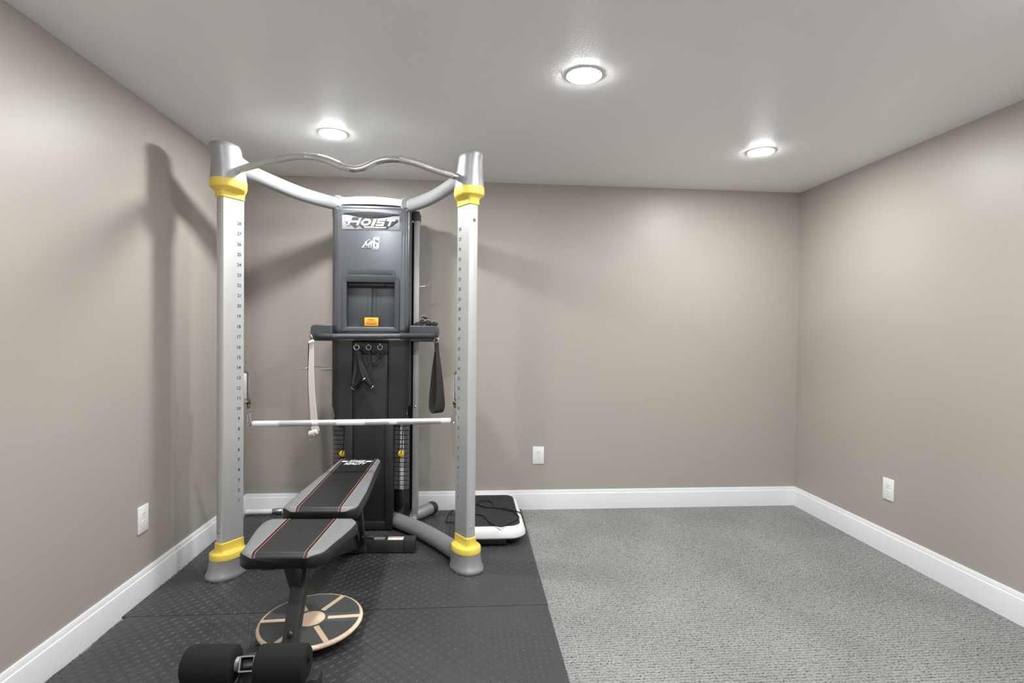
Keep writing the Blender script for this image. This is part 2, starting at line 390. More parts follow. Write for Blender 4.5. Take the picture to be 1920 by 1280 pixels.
# tower -------------------------------------------------------------
TX = -.580
def shroud_curve(hw, n=7):
    xs = []
    for k in range(-12, 13): xs.append(k/12*(hw-.045))
    L = [(hw, .095), (hw, .05)] + [(hw-.045+.045*math.cos(t), .05-.04+.004*0-(.045*math.sin(t)-.045)*.9 - .0) for t in [i*math.pi/12 for i in range(1, 6)]]
    front = [(x, .010 + .004*(x/hw)**2 - .004) for x in reversed(xs)]
    left = [(-x, y) for x, y in reversed(L)]
    return L + front + left
FY = 3.32
def shroud(name, z_rows, hole, matn, hw=.236, zbot=None, parent=None):
    xs = [.236, .236, .2325, .225, .214, .203, .191]; ys = [.10, .045, .033, .022, .0135, .008, .0045]
    core = [.176, .142, .12, .105, .06, 0]
    cols = [(x*hw/.236, y) for x, y in zip(xs, ys)] + [(x, .0045*(x/.19)**2) for x in core]
    cols = cols + [(-x, y) for x, y in cols[:-1][::-1]]
    p = P(); g = []
    for z in z_rows:
        g.append([p.v((TX+x, FY+y, max(z, zbot(x)) if zbot else z)) for x, y in cols])
    for r in range(len(z_rows)-1):
        for k in range(len(cols)-1):
            xm = (cols[k][0]+cols[k+1][0])/2; zm = (z_rows[r]+z_rows[r+1])/2
            if hole(xm, zm): continue
            vs = [g[r][k], g[r][k+1], g[r+1][k+1], g[r+1][k]]
            if (vs[0].co-vs[3].co).length < 1e-5 and (vs[1].co-vs[2].co).length < 1e-5: continue
            p.face(vs)
    o = obj(name, p, matn, gym, angle=50)
    md = o.modifiers.new('thick', 'SOLIDIFY'); md.thickness = .006; md.offset = -1
    return o, cols
us, cols = shroud('upper_shroud', [1.185, 1.245, 1.30, 1.40, 1.50, 1.52, 1.60, 1.70, 1.80, 1.90, 1.95, 1.966], lambda x, z: abs(x) < .1425 and 1.245 < z < 1.52, 'gun')
p = P(); p.loft([[V((TX+x*s, FY+.06+(y-.06)*s, z)) for x, y in cols] for s, z in ((1, 1.964), (.99, 1.972), (.955, 1.978), (.5, 1.981))]); obj('shroud_top', p, 'gunmatte', gym)
# head bracket between the arms
p = P(); hb = []
for k in range(17):
    u = -1 + k/8; hb.append((TX-.002 + u*.185, FY - .004 + .006*u*u, .010*(1-u*u)))
p.loft([[V((x, y, 1.982 - .008*abs(0) + dz*.6)), V((x, y+.004, 2.022 + dz)), V((x, y+.03, 2.030 + dz)), V((x, y+.16, 2.030+dz)), V((x, y+.16, 1.982))] for x, y, dz in hb])
obj('head_bracket', p, 'silver', gym)
for s in (-1, 1):
    obj('arm_socket', P().lathe(V((TX + s*.196, 3.375, 1.995)), [(.046, -.03), (.05, -.02), (.05, .03), (.046, .036)], V((s*.35, -.5, .02)), 20), 'silver', gym)
# lettering plate
def block(p, ch, x, z, w, h, sh, y, t=.26):
    """one block capital or digit as flat bars; t is the stroke relative to the height"""
    s = t*h
    bars = {'H': [(0, 0, s, h), (w-s, 0, w, h), (s, h*.38, w-s, h*.62)], 'I': [(0, 0, w, h)], 'T': [(0, h-s, w, h), (w/2-s*.55, 0, w/2+s*.55, h-s)],
            'S': [(0, h-s*.85, w, h), (0, h*.5+s*.43, s, h-s*.85), (0, h*.5-s*.43, w, h*.5+s*.43), (w-s, s*.85, w, h*.5-s*.43), (0, 0, w, s*.85)],
            '6': [(0, 0, s, h), (s, h-s*.8, w, h), (s, 0, w, s*.8), (w-s, s*.8, w, h*.52), (s, h*.42, w-s, h*.60), (w-s, h*.76, w, h-s*.8)],
            'M': [(0, 0, s, h), (w-s, 0, w, h)]}.get(ch, [])
    for x0, z0, x1, z1 in bars:
        q_ = [(x0, z0), (x1, z0), (x1, z1), (x0, z1)]
        p.face([p.v((x+a_+sh*b_, y, z+b_)) for a_, b_ in q_])
    if ch == 'M':
        for q_ in ([(s*.2, h), (s*1.2, h), (w/2+s*.5, h*.15), (w/2-s*.5, h*.15)], [(w-s*.2, h), (w-s*1.2, h), (w/2-s*.5, h*.15), (w/2+s*.5, h*.15)]):
            y -= .0002; p.face([p.v((x+a_+sh*b_, y, z+b_)) for a_, b_ in q_])
    if ch == 'O':
        o_, i_ = [], []
        for k in range(24):
            c_, s_ = math.cos(k*math.pi/12), math.sin(k*math.pi/12)
            zo, zi = h/2+s_*h/2, h/2+s_*(h/2-s*.9)
            o_.append(p.v((x+w/2+c_*w/2+sh*zo, y, z+zo))); i_.append(p.v((x+w/2+c_*(w/2-s*1.15)+sh*zi, y, z+zi)))
        for k in range(24): j_ = (k+1) % 24; p.face([o_[k], o_[j_], i_[j_], i_[k]])
p = P(); pw, ph = .170, .043; zc = 1.876; pts = []
for k in range(17):
    u = -1+k/8; x = u*pw
    pts.append((x, FY - .0035 + .0045*(x/.19)**2))
p.loft([[V((TX+x, y, zc-ph)), V((TX+x, y-.003, zc-ph+.004)), V((TX+x, y-.003, zc+ph-.004-.018*max(0, 1-(x/.13)**2))), V((TX+x, y, zc+ph-.018*max(0, 1-(x/.13)**2)))] for x, y in pts])
lp = obj('name_plate', p, 'logoplate', gym)
q = P(); yy = FY-.0095
sh = [(-.158, .012), (-.14, -.004), (-.146, -.013), (-.118, -.013), (-.093, -.033), (-.070, -.016), (-.05, -.034), (.095, -.034), (.108, -.019), (.122, -.018), (.143, .004), (.150, .004), (.160, .021), (-.035, .023), (-.042, .030), (-.112, .030), (-.13, -.006)]
q.prism([V((TX+x, yy, zc+z)) for x, z in sh], EY*.0010); obj('logo_shadow', q, 'logoshade', lp, smooth=False)
q = P(); xx = TX-.140
for ch, wd_, hh_ in (('H', .066, .045), ('O', .058, .040), ('I', .017, .040), ('S', .046, .040), ('T', .048, .040)):
    block(q, ch, xx, zc-.0185, wd_, hh_, .40, yy-.0012, .27); xx += wd_+.0085
obj('lettering', q, 'logowhite', lp, smooth=False)
q = P(); text(q, 'hoistfitness.com', V((TX+.025, yy-.0012, zc-.0265)), EX, EZ, w=.128, h=.0115, bold=.02); obj('lettering', q, 'logowhite', lp, smooth=False)
# shade of the scoop above the plate, painted as a dark raised crescent
p = P(); up_, dn = [], []
for k in range(21):
    u = -1+k/10; x = u*.165; y = FY + .0045*(x/.19)**2 - .0042
    up_.append(V((TX+x, y, 1.929 + .012*(1-u*u)))); dn.append(V((TX+x, y, 1.927 - .022*max(0, 1-(u*1.15)**2))))
p.loft([[a_, b_, b_+EY*.004, a_+EY*.004] for a_, b_ in zip(up_, dn)]); obj('scoop_shade', p, 'blackgloss', gym)
# model badge
bd = V((TX+.0, FY-.001, 1.756)); badge = None
p = P(); ol = [(-.054, -.027), (-.020, .014), (-.012, .020), (0, .015), (.012, .021), (.018, .035), (.045, .035), (.050, .028), (.046, -.030), (.040, -.038), (.010, -.038), (.002, -.030), (-.02, -.028), (-.04, -.031)]
p.prism([bd + EX*x + EZ*z for x, z in ol], -EY*.005); badge = obj('model_badge', p, 'logowhite', gym, smooth=False)
q = P(); ol2 = [(x*.93+.0, z*.92) for x, z in ol]; q.prism([bd + EX*x + EZ*z - EY*.0052 for x, z in ol2], -EY*.001); obj('badge_field', q, 'gunmatte', badge, smooth=False)
q = P(); block(q, 'M', bd.x-.046, bd.z-.024, .034, .032, .5, bd.y-.0072, .16); block(q, 'I', bd.x-.002, bd.z-.024, .006, .036, .2, bd.y-.0072)
block(q, '6', bd.x+.013, bd.z-.031, .029, .060, .03, bd.y-.0072, .16); obj('badge_lettering', q, 'logowhite', badge, smooth=False)
# instruction-card recess
p = P()
def rrect(hw, z0, z1, r, n=6):
    o_ = []
    for cx_, cz_, a0 in ((hw-r, z1-r, 0), (-hw+r, z1-r, 90), (-hw+.003, z0+.003, 180), (hw-.003, z0+.003, 270)):
        rr = r if cz_ > (z0+z1)/2 else .003
        for k in range(n+1):
            t = math.radians(a0 + 90*k/n); o_.append((cx_+rr*math.cos(t), cz_+rr*math.sin(t)))
    return o_
O_, I_ = rrect(.170, 1.222, 1.562, .028), rrect(.142, 1.247, 1.519, .004)
def fr(pts, y): return [V((TX+x, FY + y + .0045*(x/.19)**2, z)) for x, z in pts]
p.loft([fr(O_, .002), fr(O_, -.008), fr([(x*.985, 1.39+(z-1.39)*.985) for x, z in O_], -.011), fr([(x*1.03, 1.383+(z-1.383)*1.03) for x, z in I_], -.011), fr(I_, -.008), fr(I_, .045)], cap=False)
rec = obj('card_recess', p, 'gunmatte', gym)
p = P(); p.box((TX-.0715, FY+.047, 1.383), (.141, .006, .27), .001); p.box((TX+.0715, FY+.047, 1.383), (.141, .006, .27), .001); obj('card_panel', p, 'gunmatte', rec)
p = P()
for x in (-.027, .027): p.box((TX+x, FY+.0437, 1.37), (.0016, .001, .21))
obj('panel_groove', p, 'black', rec, smooth=False)
obj('recess_shade', P().box((TX, FY+.030, 1.508), (.284, .03, .022), .002), 'black', rec)
for x in (-.07, .085): obj('bolt', P().lathe((TX+x, FY+.014, 1.506), [(.007, 0), (.007, .004), (.004, .006)], -EY, 10), 'blackgloss', rec)
obj('recess_sill', P().box((TX, FY+.018, 1.2475), (.276, .05, .004), .001), 'silver', rec)
obj('slot_line', P().box((TX+.001, FY+.0425, 1.375), (.005, .003, .25)), 'black', rec, smooth=False)
cl = obj('selector_clip', P().box((TX+.001, FY+.028, 1.282), (.084, .022, .052), .005), 'amber', rec)
obj('clip_inset', P().box((TX+.001, FY+.0165, 1.279), (.062, .004, .022), .0015), 'amber2', cl)
obj('clip_rib', P().box((TX+.001, FY+.0155, 1.300), (.036, .006, .010), .002), 'amber', cl)
p = P(); p.box((TX, FY+.012, 1.2525), (.135, .025, .006), .002); obj('clip_rest', p, 'black', rec)
# lower shroud wings, central channel
def zb(x):
    x = abs(x)
    return .765 if x > .222 else (.66 if x < .15 else .66 + .105*(1-math.sqrt(max(0, 1-((x-.15)/.072)**2))))
def lhole(x, z): return abs(x) < .1055 and z < 1.165
shroud('lower_shroud', [.655, .68, .70, .72, .74, .76, .80, 1.0, 1.165, 1.183], lhole, 'black', zbot=zb)
p = P()
for s in (-1, 1):
    p.box((TX-.006+s*.121, FY+.075, (Z0+.66)/2+.003), (.048, .148, .66-Z0), .006)
p.box((TX-.006, FY+.07, Z0+.03), (.22, .13, .05), .006)
obj('lower_column', p, 'black', gym)
obj('center_panel', P().box((TX-.007, FY+.022, (Z0+1.165)/2+.01), (.215, .008, 1.165-Z0-.02), .001), 'black', gym)
obj('panel_ridge', P().box((TX-.102, FY+.0165, .56), (.008, .006, 1.05), .001), 'blackgloss', gym)
obj('pocket_header', P().box((TX, FY+.012, 1.125), (.205, .012, .076), .002), 'blackgloss', gym)
# silver uprights
for s, x in ((1, -.318), (-1, -.812)):
    r = obj('upright_rail', P().box((x, 3.462, Z0+.985), (.034, .092, 1.91), .003), 'silver', gym)
    obj('rail_cap', P().box((x - s*.004, 3.462, 1.945), (.048, .11, .062), .012), 'gunmatte', r)
    obj('rail_bolt', P().lathe((x, 3.416, .755), [(.007, 0), (.007, .002), (.004, .004)], -EY, 10), 'chrome', r)
obj('back_cover', P().box((-.567, 3.503, .985), (.50, .010, 1.87), .002), 'black', gym)
obj('base_plate', P().box((-.575, 3.47, Z0+.030), (.54, .15, .036), .004), 'silver', gym)
# storage pegs
p = P().tube(spline([at(784, 537, 3.44), at(795, 537, 3.43), at(800, 536, 3.425), at(805, 530, 3.42)], 4), .005, 10); pg = obj('storage_peg', p, 'chrome', gym)
obj('peg_collar', P().lathe(at(784, 537, 3.44), [(.012, 0), (.012, .016), (.009, .018)], EX, 14), 'chrome', pg)
p = P().tube(spline([V((-.85, 3.47, .985)), at(592, 687, 3.44), at(578, 690, 3.42), at(562, 692, 3.41)], 4), .004, 10); pg = obj('storage_peg', p, 'chrome', gym)
obj('peg_collar', P().lathe(at(580, 689, 3.425), [(.009, 0), (.014, .008), (.009, .018)], -EX, 14), 'chrome', pg)
obj('peg_stub', P().tube([V((-.84, 3.45, .985)), V((-.90, 3.44, .985))], .006, 8), 'chrome', pg)
obj('storage_peg', P().tube(spline([at(786, 660, 3.45), at(776, 662, 3.40), at(780, 658, 3.40)], 3), .004, 8), 'chrome', gym)
# support handle
hy = 3.245; zl, zr = 1.190, 1.195
pa = [at(596, 622, 3.33), at(596, 629, 3.27), at(603, 630.5, hy), at(650, 630.5, hy), at(690, 630.5, hy), at(750, 630, hy), at(806, 629.5, hy), at(813, 628.5, 3.27), at(813, 622, 3.33)]
sp = spline(pa, 6)
sh_ = obj('support_handle', P().tube(sp, .0165, 16), 'gunmatte', gym)
obj('foam_grip', P().tube([x for x in sp if x.x < at(627, 630, hy).x], .0185, 16), 'rubber', sh_)
obj('foam_grip', P().tube([x for x in sp if x.x > at(748, 630, hy).x], .0185, 16), 'rubber', sh_)
for (xa, xb) in ((-.925, -.80), (-.345, -.172)):
    z0, z1 = 1.165, 1.262
    pr = [(xa, z0), (xa, z1-.018), (xa+.012, z1-.002), (xa+.022, z1), (xb, z1), (xb, z0)] if xa < -.5 else [(xa, z0), (xa, z1), (xb-.022, z1), (xb-.012, z1-.002), (xb, z1-.018), (xb, z0)]
    o = obj('handle_bracket', P().prism([V((x, 3.29, z)) for x, z in pr], EY*.12), 'gunmatte', gym)
    b_ = o.modifiers.new('bev', 'BEVEL'); b_.width = .006; b_.segments = 2
# weight stacks
pl0 = lb0 = None
def plate_mesh(x0, x1, z):
    p = P(); y0 = 3.385
    pr = [(x0, y0), (x0+.045, y0), (x0+.050, y0-.006), (x1-.01, y0-.006), (x1, y0+.004), (x1, y0+.10), (x0, y0+.10)]
    p.prism([V((x, y, z+.0015)) for x, y in pr], EZ*.0245)
    p.box((x0+.051, y0-.003, z+.009), (.010, .004, .011)); return p
for (x0, x1) in ((-.462, -.352), (-.815, -.705)):
    for k in range(15):
        z = .245 + (14-k)*.0283
        pl = obj('weight_plate', plate_mesh(x0, x1, z), 'plate', gym, smooth=False)
        lx = x0+.068 if x0 > -.6 else x1-.028
        q = P(); q.box((lx, 3.3785, z+.0135), (.021, .002, .0215)); q.mi = 1
        text(q, str(k+1), V((lx, 3.3770, z+.0135)), EX, EZ, h=.0155, bold=.03)
        obj('number_tag', q, ['label', 'print'], pl, smooth=False)
    xc = (x0+x1)/2
    for dx in (-.028, .034): obj('guide_rod', P().tube([V((xc+dx, 3.44, .05)), V((xc+dx, 3.44, .80))], .008, 12), 'steelrod', gym)
    obj('stack_cushion', P().lathe((xc+.012, 3.43, Z0+.035), [(.048, 0), (.05, .004), (.05, .19), (.046, .199)], EZ, 24), 'blackgloss', gym)
    obj('stack_top', P().box((xc, 3.435, .682), (.10, .09, .03), .004), 'blackmetal', gym)
    obj('stack_cable', P().tube([V((xc+.02, 3.42, .69)), V((xc+.02, 3.42, .80))], .003, 8), 'steelrod', gym)
for px, sg in ((642, -1), (752, 1)):
    c = at(px, 850, 3.365)
    k = obj('selector_pin', P().lathe(c, [(.006, -.012), (.016, -.008), (.019, -.002), (.019, .004), (.014, .009), (.004, .011)], V((.15, -1, .1)), 20), 'pin', gym, label='yellow round selector pin knob')
    obj('pin_lanyard', P().tube(spline([c + V((0, -.012, .004)), at(px+1, 842, 3.35), at(px+3, 820, 3.36), at(px+4+sg*1, 795, 3.38)], 5), .0028, 8), 'cord', k)
# accessory hooks on the pocket header
HK = []
for px in (669.5, 692.5, 714):
    c = at(px, 647, FY+.004); HK.append(c)
    o = obj('accessory_hook', P().tube(spline([c + EY*.004, c - EY*.018 - EZ*.004, c - EY*.028 - EZ*.002, c - EY*.033 + EZ*.008], 4), .0042, 10), 'chrome', gym)
# ------------------------------------------------------------------ things hung on the gym
def ring_pts(c, r, ux, uy, n=20): return [V(c) + V(ux)*(r*math.cos(k*2*math.pi/n)) + V(uy)*(r*math.sin(k*2*math.pi/n)) for k in range(n+1)]
def ribbon(pts, wdir, hw, th=.0015):
    p = P(); pts = [V(x) for x in pts]; secs = []
    for i, c in enumerate(pts):
        t = (pts[min(i+1, len(pts)-1)]-pts[max(i-1, 0)]).normalized(); wd = wdir[i] if isinstance(wdir, list) else wdir
        wd = (V(wd) - t*V(wd).dot(t)).normalized(); n = t.cross(wd)
        h_ = hw[i] if isinstance(hw, list) else hw
        secs.append([c - wd*h_ - n*th, c + wd*h_ - n*th, c + wd*h_ + n*th, c - wd*h_ + n*th])
    return p.loft(secs)
def hy_(px, py, d=0): return at(px, py, FY-.020+d)
def stirrup(hook, label, a, b, apex, group=None):
    """nylon strap from a ring down to both ends of a foam grip"""
    t = empty('cable_stirrup', hook, label, 'cable handle')
    rc = hook - EY*.024 - EZ*.012
    obj('ring', P().tube(ring_pts(rc, .015, EX, EZ), .003, 8, up=EY), 'chrome', t)
    ax = (b-a).normalized(); L = (b-a).length
    g = obj('grip', P().lathe(a, [(.008, 0), (.0135, .003), (.0145, .012), (.013, L*.3), (.0135, L*.7), (.0145, L-.012), (.0135, L-.003), (.008, L)], ax, 16), 'foam', t)
    for e, s in ((a, -1), (b, 1)): obj('grip_end', P().lathe(e, [(.011, -.002), (.0155, 0), (.0155, .004), (.011, .006)], ax*s, 16), 'chrome', g)
    n = EY*(-.004)
    obj('strap', ribbon(spline([rc - EZ*.013, apex, (apex+a)/2 + n, a + n, a + ax*.004 + n], 5), EX, .008), 'webbing', t)
    obj('strap', ribbon(spline([rc - EZ*.013, apex + V((.004, -.003, 0)), (apex+b)/2 + n*2, b + n*2, b - ax*.004 + n*2], 5), EX, .007), 'webbing', t)
stirrup(HK[0], 'black cable handle on the first hook, foam grip slanting down to a chrome end ring', hy_(682, 703), hy_(662, 727), hy_(668, 672, -.004))
stirrup(HK[0] + V((.004, -.006, 0)), 'black cable handle on the first hook, strap crossing over the other handle', hy_(683, 711, -.028), hy_(698, 725, -.028), hy_(672, 668, -.016))
t = empty('cable_strap', HK[1], 'black double looped cable strap slung between the second and third hooks', 'strap')
for hk in HK[1:]:
    obj('ring', P().tube(ring_pts(hk - EY*.024 - EZ*.012, .014, EX, EZ), .003, 8, up=EY), 'chrome', t)
obj('strap', ribbon(spline([HK[1] + V((0, -.024, -.026)), hy_(694, 668), hy_(696, 678), hy_(701, 681), hy_(706, 676), hy_(711, 664), HK[2] + V((0, -.024, -.026))], 5), EY, .012, .0032), 'webbing', t)
obj('strap', ribbon(spline([HK[2] + V((.004, -.024, -.026)), hy_(718, 668), hy_(714, 679), hy_(708, 681), hy_(704, 684)], 5), EY, .012, .0032), 'webbing', t)
obj('buckle', P().box(hy_(709, 667, -.008), (.016, .006, .026), .002, (V((.9, 0, .43)), EY, V((-.43, 0, .9)))), 'blackgloss', t)
obj('tab', P().box(hy_(702, 686, .002), (.018, .006, .014), .002), 'webbing', t)
t = empty('ankle_loop', HK[0] + V((.012, 0, 0)), 'short black webbing loop hanging between the first and second hooks', 'strap')
obj('strap', ribbon(spline([HK[0] + V((.008, -.026, -.026)), hy_(676, 664, -.004), hy_(680, 677, -.004), hy_(684, 681, -.004), hy_(688, 676, -.004), hy_(688, 666, -.004)], 5), EY, .010, .0032), 'webbing', t)
# white strap at the wall side bracket
c0 = V((-.925, 3.30, 1.175))
t = empty('white_strap', c0, 'narrow white cotton strap with a metal ring hanging from the support handle', 'strap')
y_ = 3.24
obj('snap_hook', P().tube(spline([at(584, 626, 3.30), at(580, 630, y_), at(581, 636, y_), at(583, 642, y_), at(586, 640, y_), at(585, 632, y_), at(580, 624, y_), at(576, 621, y_)], 4), .0026, 8), 'chrome', t)
obj('strap', ribbon(spline([at(584, 643, y_), at(584, 665, y_), at(583.5, 700, y_), at(585, 740, y_), at(589, 790, y_), at(592, 808, y_)], 6), V((.95, -.3, 0)), [.013 + .0112*i/30 for i in range(31)], .0025), 'whiteweb', t)
obj('strap_backing', ribbon(spline([at(580, 644, y_+.01), at(579.5, 690, y_+.01), at(580, 740, y_+.012), at(584, 790, y_+.012)], 6), V((.7, -.7, 0)), .010, .002), 'webbing', t)
obj('strap_fold', P().lathe(at(580, 813, y_+.005), [(.012, 0), (.016, .003), (.016, .048), (.012, .052)], (at(598, 808, y_-.01)-at(580, 813, y_)).normalized(), 14), 'whiteweb', t)
obj('loop_top', P().lathe(at(580, 643, y_), [(.008, 0), (.0105, .003), (.0105, .026), (.008, .03)], V((.8, -.2, .45)), 12), 'whiteweb', t)
obj('metal_ring', P().tube(ring_pts(at(584, 818, y_-.004), .021, V((.85, -.5, 0)), EZ), .003, 8, up=V((.5, .85, 0))), 'chrome', t)
# black webbing loop at the other bracket
c0 = at(818, 632, 3.27)
t = empty('webbing_loop', c0, 'wide black webbing loop hanging from the support handle by a snap hook', 'strap')
obj('snap_hook', P().tube(spline([at(812, 634, 3.28), at(814, 640, 3.26), at(818, 642, 3.25), at(822, 638, 3.25), at(822, 630, 3.26), at(816, 628, 3.28)], 5), .0035, 8), 'chrome', t)
obj('ring', P().tube(ring_pts(at(818, 638, 3.26), .014, EX, EZ), .003, 8, up=EY), 'chrome', t)
yy = 3.26
ud = V((-.62, .78, 0))
fr_ = spline([at(819, py, 3.26) + ud*o_ for py, o_ in ((641, -.003), (665, -.010), (700, -.026), (735, -.035), (757, -.034), (769, -.024), (773.5, 0), (769, .024), (757, .034), (735, .035), (700, .026), (665, .010), (641, .003))], 5)
n_ = len(fr_); hw = []
for i in range(n_):
    f = i/(n_-1); hw.append(.010 + .024*max(0, min(1, (1-abs(f-.5)*2.25)*1.6)))
obj('strap', ribbon(fr_, V((.78, .62, 0)), hw, .002), 'webbing', t)
obj('cuff', ribbon([at(818, 640, yy-.004), at(818.6, 660, yy-.006)], EX, .012, .004), 'webbing', t)
# crumpled mesh bundle on top of that bracket
t = empty('crumpled_glove', V((-.27, 3.35, 1.262)), 'crumpled black and grey mesh gloves lying on the handle bracket', 'gloves')
rnd = random.Random(3)
cs = [(at(784, 609, 3.35), .024), (at(794, 597, 3.35), .022), (at(793, 603.5, 3.34), .024), (at(801, 605, 3.34), .023), (at(807, 607, 3.35), .020), (at(814, 607, 3.35), .021)]
for i, (c, r) in enumerate(cs):
    u = V((rnd.uniform(-1, 1), rnd.uniform(-1, 1), rnd.uniform(-.5, .5))).normalized(); p = P()
    b = bmesh.new(); bmesh.ops.create_icosphere(b, subdivisions=2, radius=r)
    for v in b.verts: v.co = c + V((v.co.x*1.15, v.co.y, v.co.z*.8))*(1+rnd.uniform(-.25, .2))
    p.merge(b); obj('fold', p, 'webbing', t, angle=25)
    obj('edging', P().tube([c + V((0, -r*.35, 0)) + (x-c) + V((rnd.uniform(-.002, .002), -.004, rnd.uniform(-.002, .002))) for x in ring_pts(c, r*.85, V((.9, .1, .4)) if i % 2 else EX, V((-.3, -.2, .9)), 12)], .0026, 6, up=EY), 'greyfluff', t)
# straight bar clipped between the two carriages
A, B_ = topL + V((.010, 0, -.082)), topR + V((-.010, 0, -.069))
t = empty('straight_bar', (A+B_)/2, 'long white straight bar clipped between the two gym columns', 'exercise bar')
d = (B_-A).normalized()
obj('tube', P().tube([A+d*.01, A+d*.014, B_-d*.014, B_-d*.01], [.013, .0155, .0155, .013], 18), 'white', t)
Lb = (B_-A).length
for f0, f1 in ((.14, .30), (.33, .42), (.56, .68), (.72, .94)): obj('knurled_band', P().tube([A+d*Lb*f0, A+d*Lb*f1], .0160, 18), 'alu', t)
for e, s, tp in ((A, 1, topL), (B_, -1, topR)):
    obj('end_cap', P().lathe(e + d*s*.004, [(.008, 0), (.0125, .003), (.0145, .01), (.0145, .03)], d*s, 16), 'chrome', t)
    obj('eye_bolt', P().tube(ring_pts(e - d*s*.006, .009, d, EZ, 14), .003, 8, up=EY), 'chrome', t)
    c1 = tp - EZ*.022; c2 = e - d*s*.006
    ax = (c2-c1); sd = V((.007, 0, 0))
    lp = [c1 + EZ*.003, c1 + sd*.8 - EZ*.004, c1 + ax*.5 + sd*1.1, c2 + sd*1.2 + EZ*.006, c2 - EZ*.004, c2 - sd*1.2 + EZ*.006, c1 + ax*.5 - sd, c1 - sd*.6 - EZ*.004, c1 + EZ*.003]
    obj('carabiner', P().tube(spline(lp, 4), .0028, 8, up=EY), 'chrome', t)
# loose bar on the floor behind the column
A, B_ = V((-1.432, 3.655, Z0+.019)), V((-.85, 3.672, Z0+.019)); d = (B_-A).normalized(); f = at(520, 955, 3.66); k = (f.x-A.x)
t = empty('loose_bar', (A+B_)/2 - EZ*.019, 'short white bar with a metal collar lying on the mat by the rear baseboard', 'exercise bar')
obj('tube', P().tube([A, B_], .017, 16), 'white', t); obj('collar', P().lathe(A + d*k, [(.0175, -.03), (.0185, -.028), (.0185, -.01), (.021, -.008), (.021, .03), (.018, .034)], d, 16), 'steelrod', t)
obj('end_cap', P().lathe(B_, [(.0178, -.02), (.0178, 0), (.012, .004)], d, 16), 'rubber', t)
# ------------------------------------------------------------------ weight bench
by = math.radians(2.3); bt = V((math.sin(by), math.cos(by), 0)); br = V((math.cos(by), -math.sin(by), 0)); BO = V((-.626, 2.30, 0))
def bp(wd, s, z): return BO + br*wd + bt*(s-2.30) + EZ*z        # s: depth along the bench
bench = empty('weight_bench', bp(0, 2.40, Z0), 'black adjustable weight bench with grey edged padded seat and leg rollers', 'bench')
def pad(name, s0, s1, z0, z1, hw, pipe, th, rc=.05):
    """padded board; hw(f), pipe(f) half widths along it, z from z0 to z1 along top"""
    L = s1-s0; fs = []
    for k in range(9): fs.append((rc*(1-math.cos(k*math.pi/16)), rc*(1-math.sin(k*math.pi/16)), k))
    sl = [(d/L, ins) for d, ins, k in fs] + [(f, 0) for f in (.3, .5, .7)] + [(1-d/L, ins) for d, ins, k in reversed(fs)]
    def w_(f, ins): return hw(f) - ins
    def top(f): return z0 + (z1-z0)*f
    def drop(wd, hwv, f):                                       # padded roll-off towards every edge
        e = min(hwv-abs(wd), f*L, (1-f)*L)
        return .016*(1-min(1, max(0, e)/.022))**2.2
    body, sides, pipes = P(), (P(), P()), []
    rows = []; K = 6
    for f, ins in sl:
        h_ = w_(f, ins); q = min(pipe(f), h_-.004)
        ws = [-h_, -h_+.006, -h_+.016] + [-h_+.016 + (h_-.016-q)*k/3 for k in (1, 2, 3)]
        ws = ws + [-q + 2*q*k/6 for k in range(1, 6)] + [-x for x in reversed(ws)]
        rows.append((f, h_, q, ws))
    def pt(wd, f, h_, lift=0): return bp(wd, s0+f*L, top(f) - drop(wd, h_, f) + lift)
    g = [[body.v(pt(wd, f, h_)) for wd in ws] for f, h_, q, ws in rows]
    for a, b in zip(g, g[1:]):
        for i in range(len(a)-1): body.face([a[i], a[i+1], b[i+1], b[i]])
    low = [[body.v(bp(s*(h_-g_), s0+f*L + (g_ if f < .5 else -g_)*(1 if (f < .02 or f > .98) else 0), top(f) - dz)) for s in (-1, 1) for g_, dz in ((0, .02), (-.001, .028), (0, th-.006), (.008, th))] for f, h_, q, ws in rows]
    for i in range(len(rows)-1):
        for s, e in ((0, 0), (4, -1)):
            ch0 = [g[i][e]] + low[i][s:s+4]; ch1 = [g[i+1][e]] + low[i+1][s:s+4]
            for k in range(4): body.face([ch0[k], ch0[k+1], ch1[k+1], ch1[k]])
        body.face([low[i][3], low[i][7], low[i+1][7], low[i+1][3]])
    for e in (0, -1):
        seq = g[e] + low[e][4:8] + low[e][0:4][::-1]; body.face(seq)
    o = obj(name, body, 'leather', bench, angle=60)
    for s in (-1, 1):
        p = P(); gg = []
        for f, h_, q, ws in rows:
            cs_ = ws[1:6] if s < 0 else ws[-6:-1]
            gg.append([p.v(pt(x, f, h_, .0010)) for x in cs_])
        for a, b in zip(gg, gg[1:]):
            for i in range(4): p.face([a[i], a[i+1], b[i+1], b[i]])
        obj('side_panel', p, 'greyleather', o, angle=60, label='grey leather side panel')
        for dw, mm, r in ((0, 'red', .0013), (.003, 'cream', .0006), (-.007, 'red', .0012), (-.0095, 'cream', .0005)):
            path = [pt(s*(q+dw), f, h_, .0014) for f, h_, q, ws in rows]
            obj('piping', P().tube(path, r, 6), mm, o, label='thin red piping' if mm == 'red' else 'thin cream thread')
    # stitched seam along the near edge
    path = [pt(rows[2][3][i], rows[2][0], rows[2][1], .0006) for i in range(2, len(rows[2][3])-2)]
    p = P()
    for a, b in zip(path, path[1:]):
        n = max(2, int((b-a).length/.007))
        for k in range(n): p.tube([a + (b-a)*((k+.15)/n), a + (b-a)*((k+.7)/n)], .0009, 5)
    st_ = obj('stitching', p, 'greyleather', o); st_['kind'] = 'stuff'
    return o
sm = lambda t: t*t*(3-2*t)
seat = pad('seat_pad', 1.915, 2.285, .452, .452, lambda f: .150 + .042*sm(min(1, f/.85)), lambda f: .094 + .006*f, .056, .055)
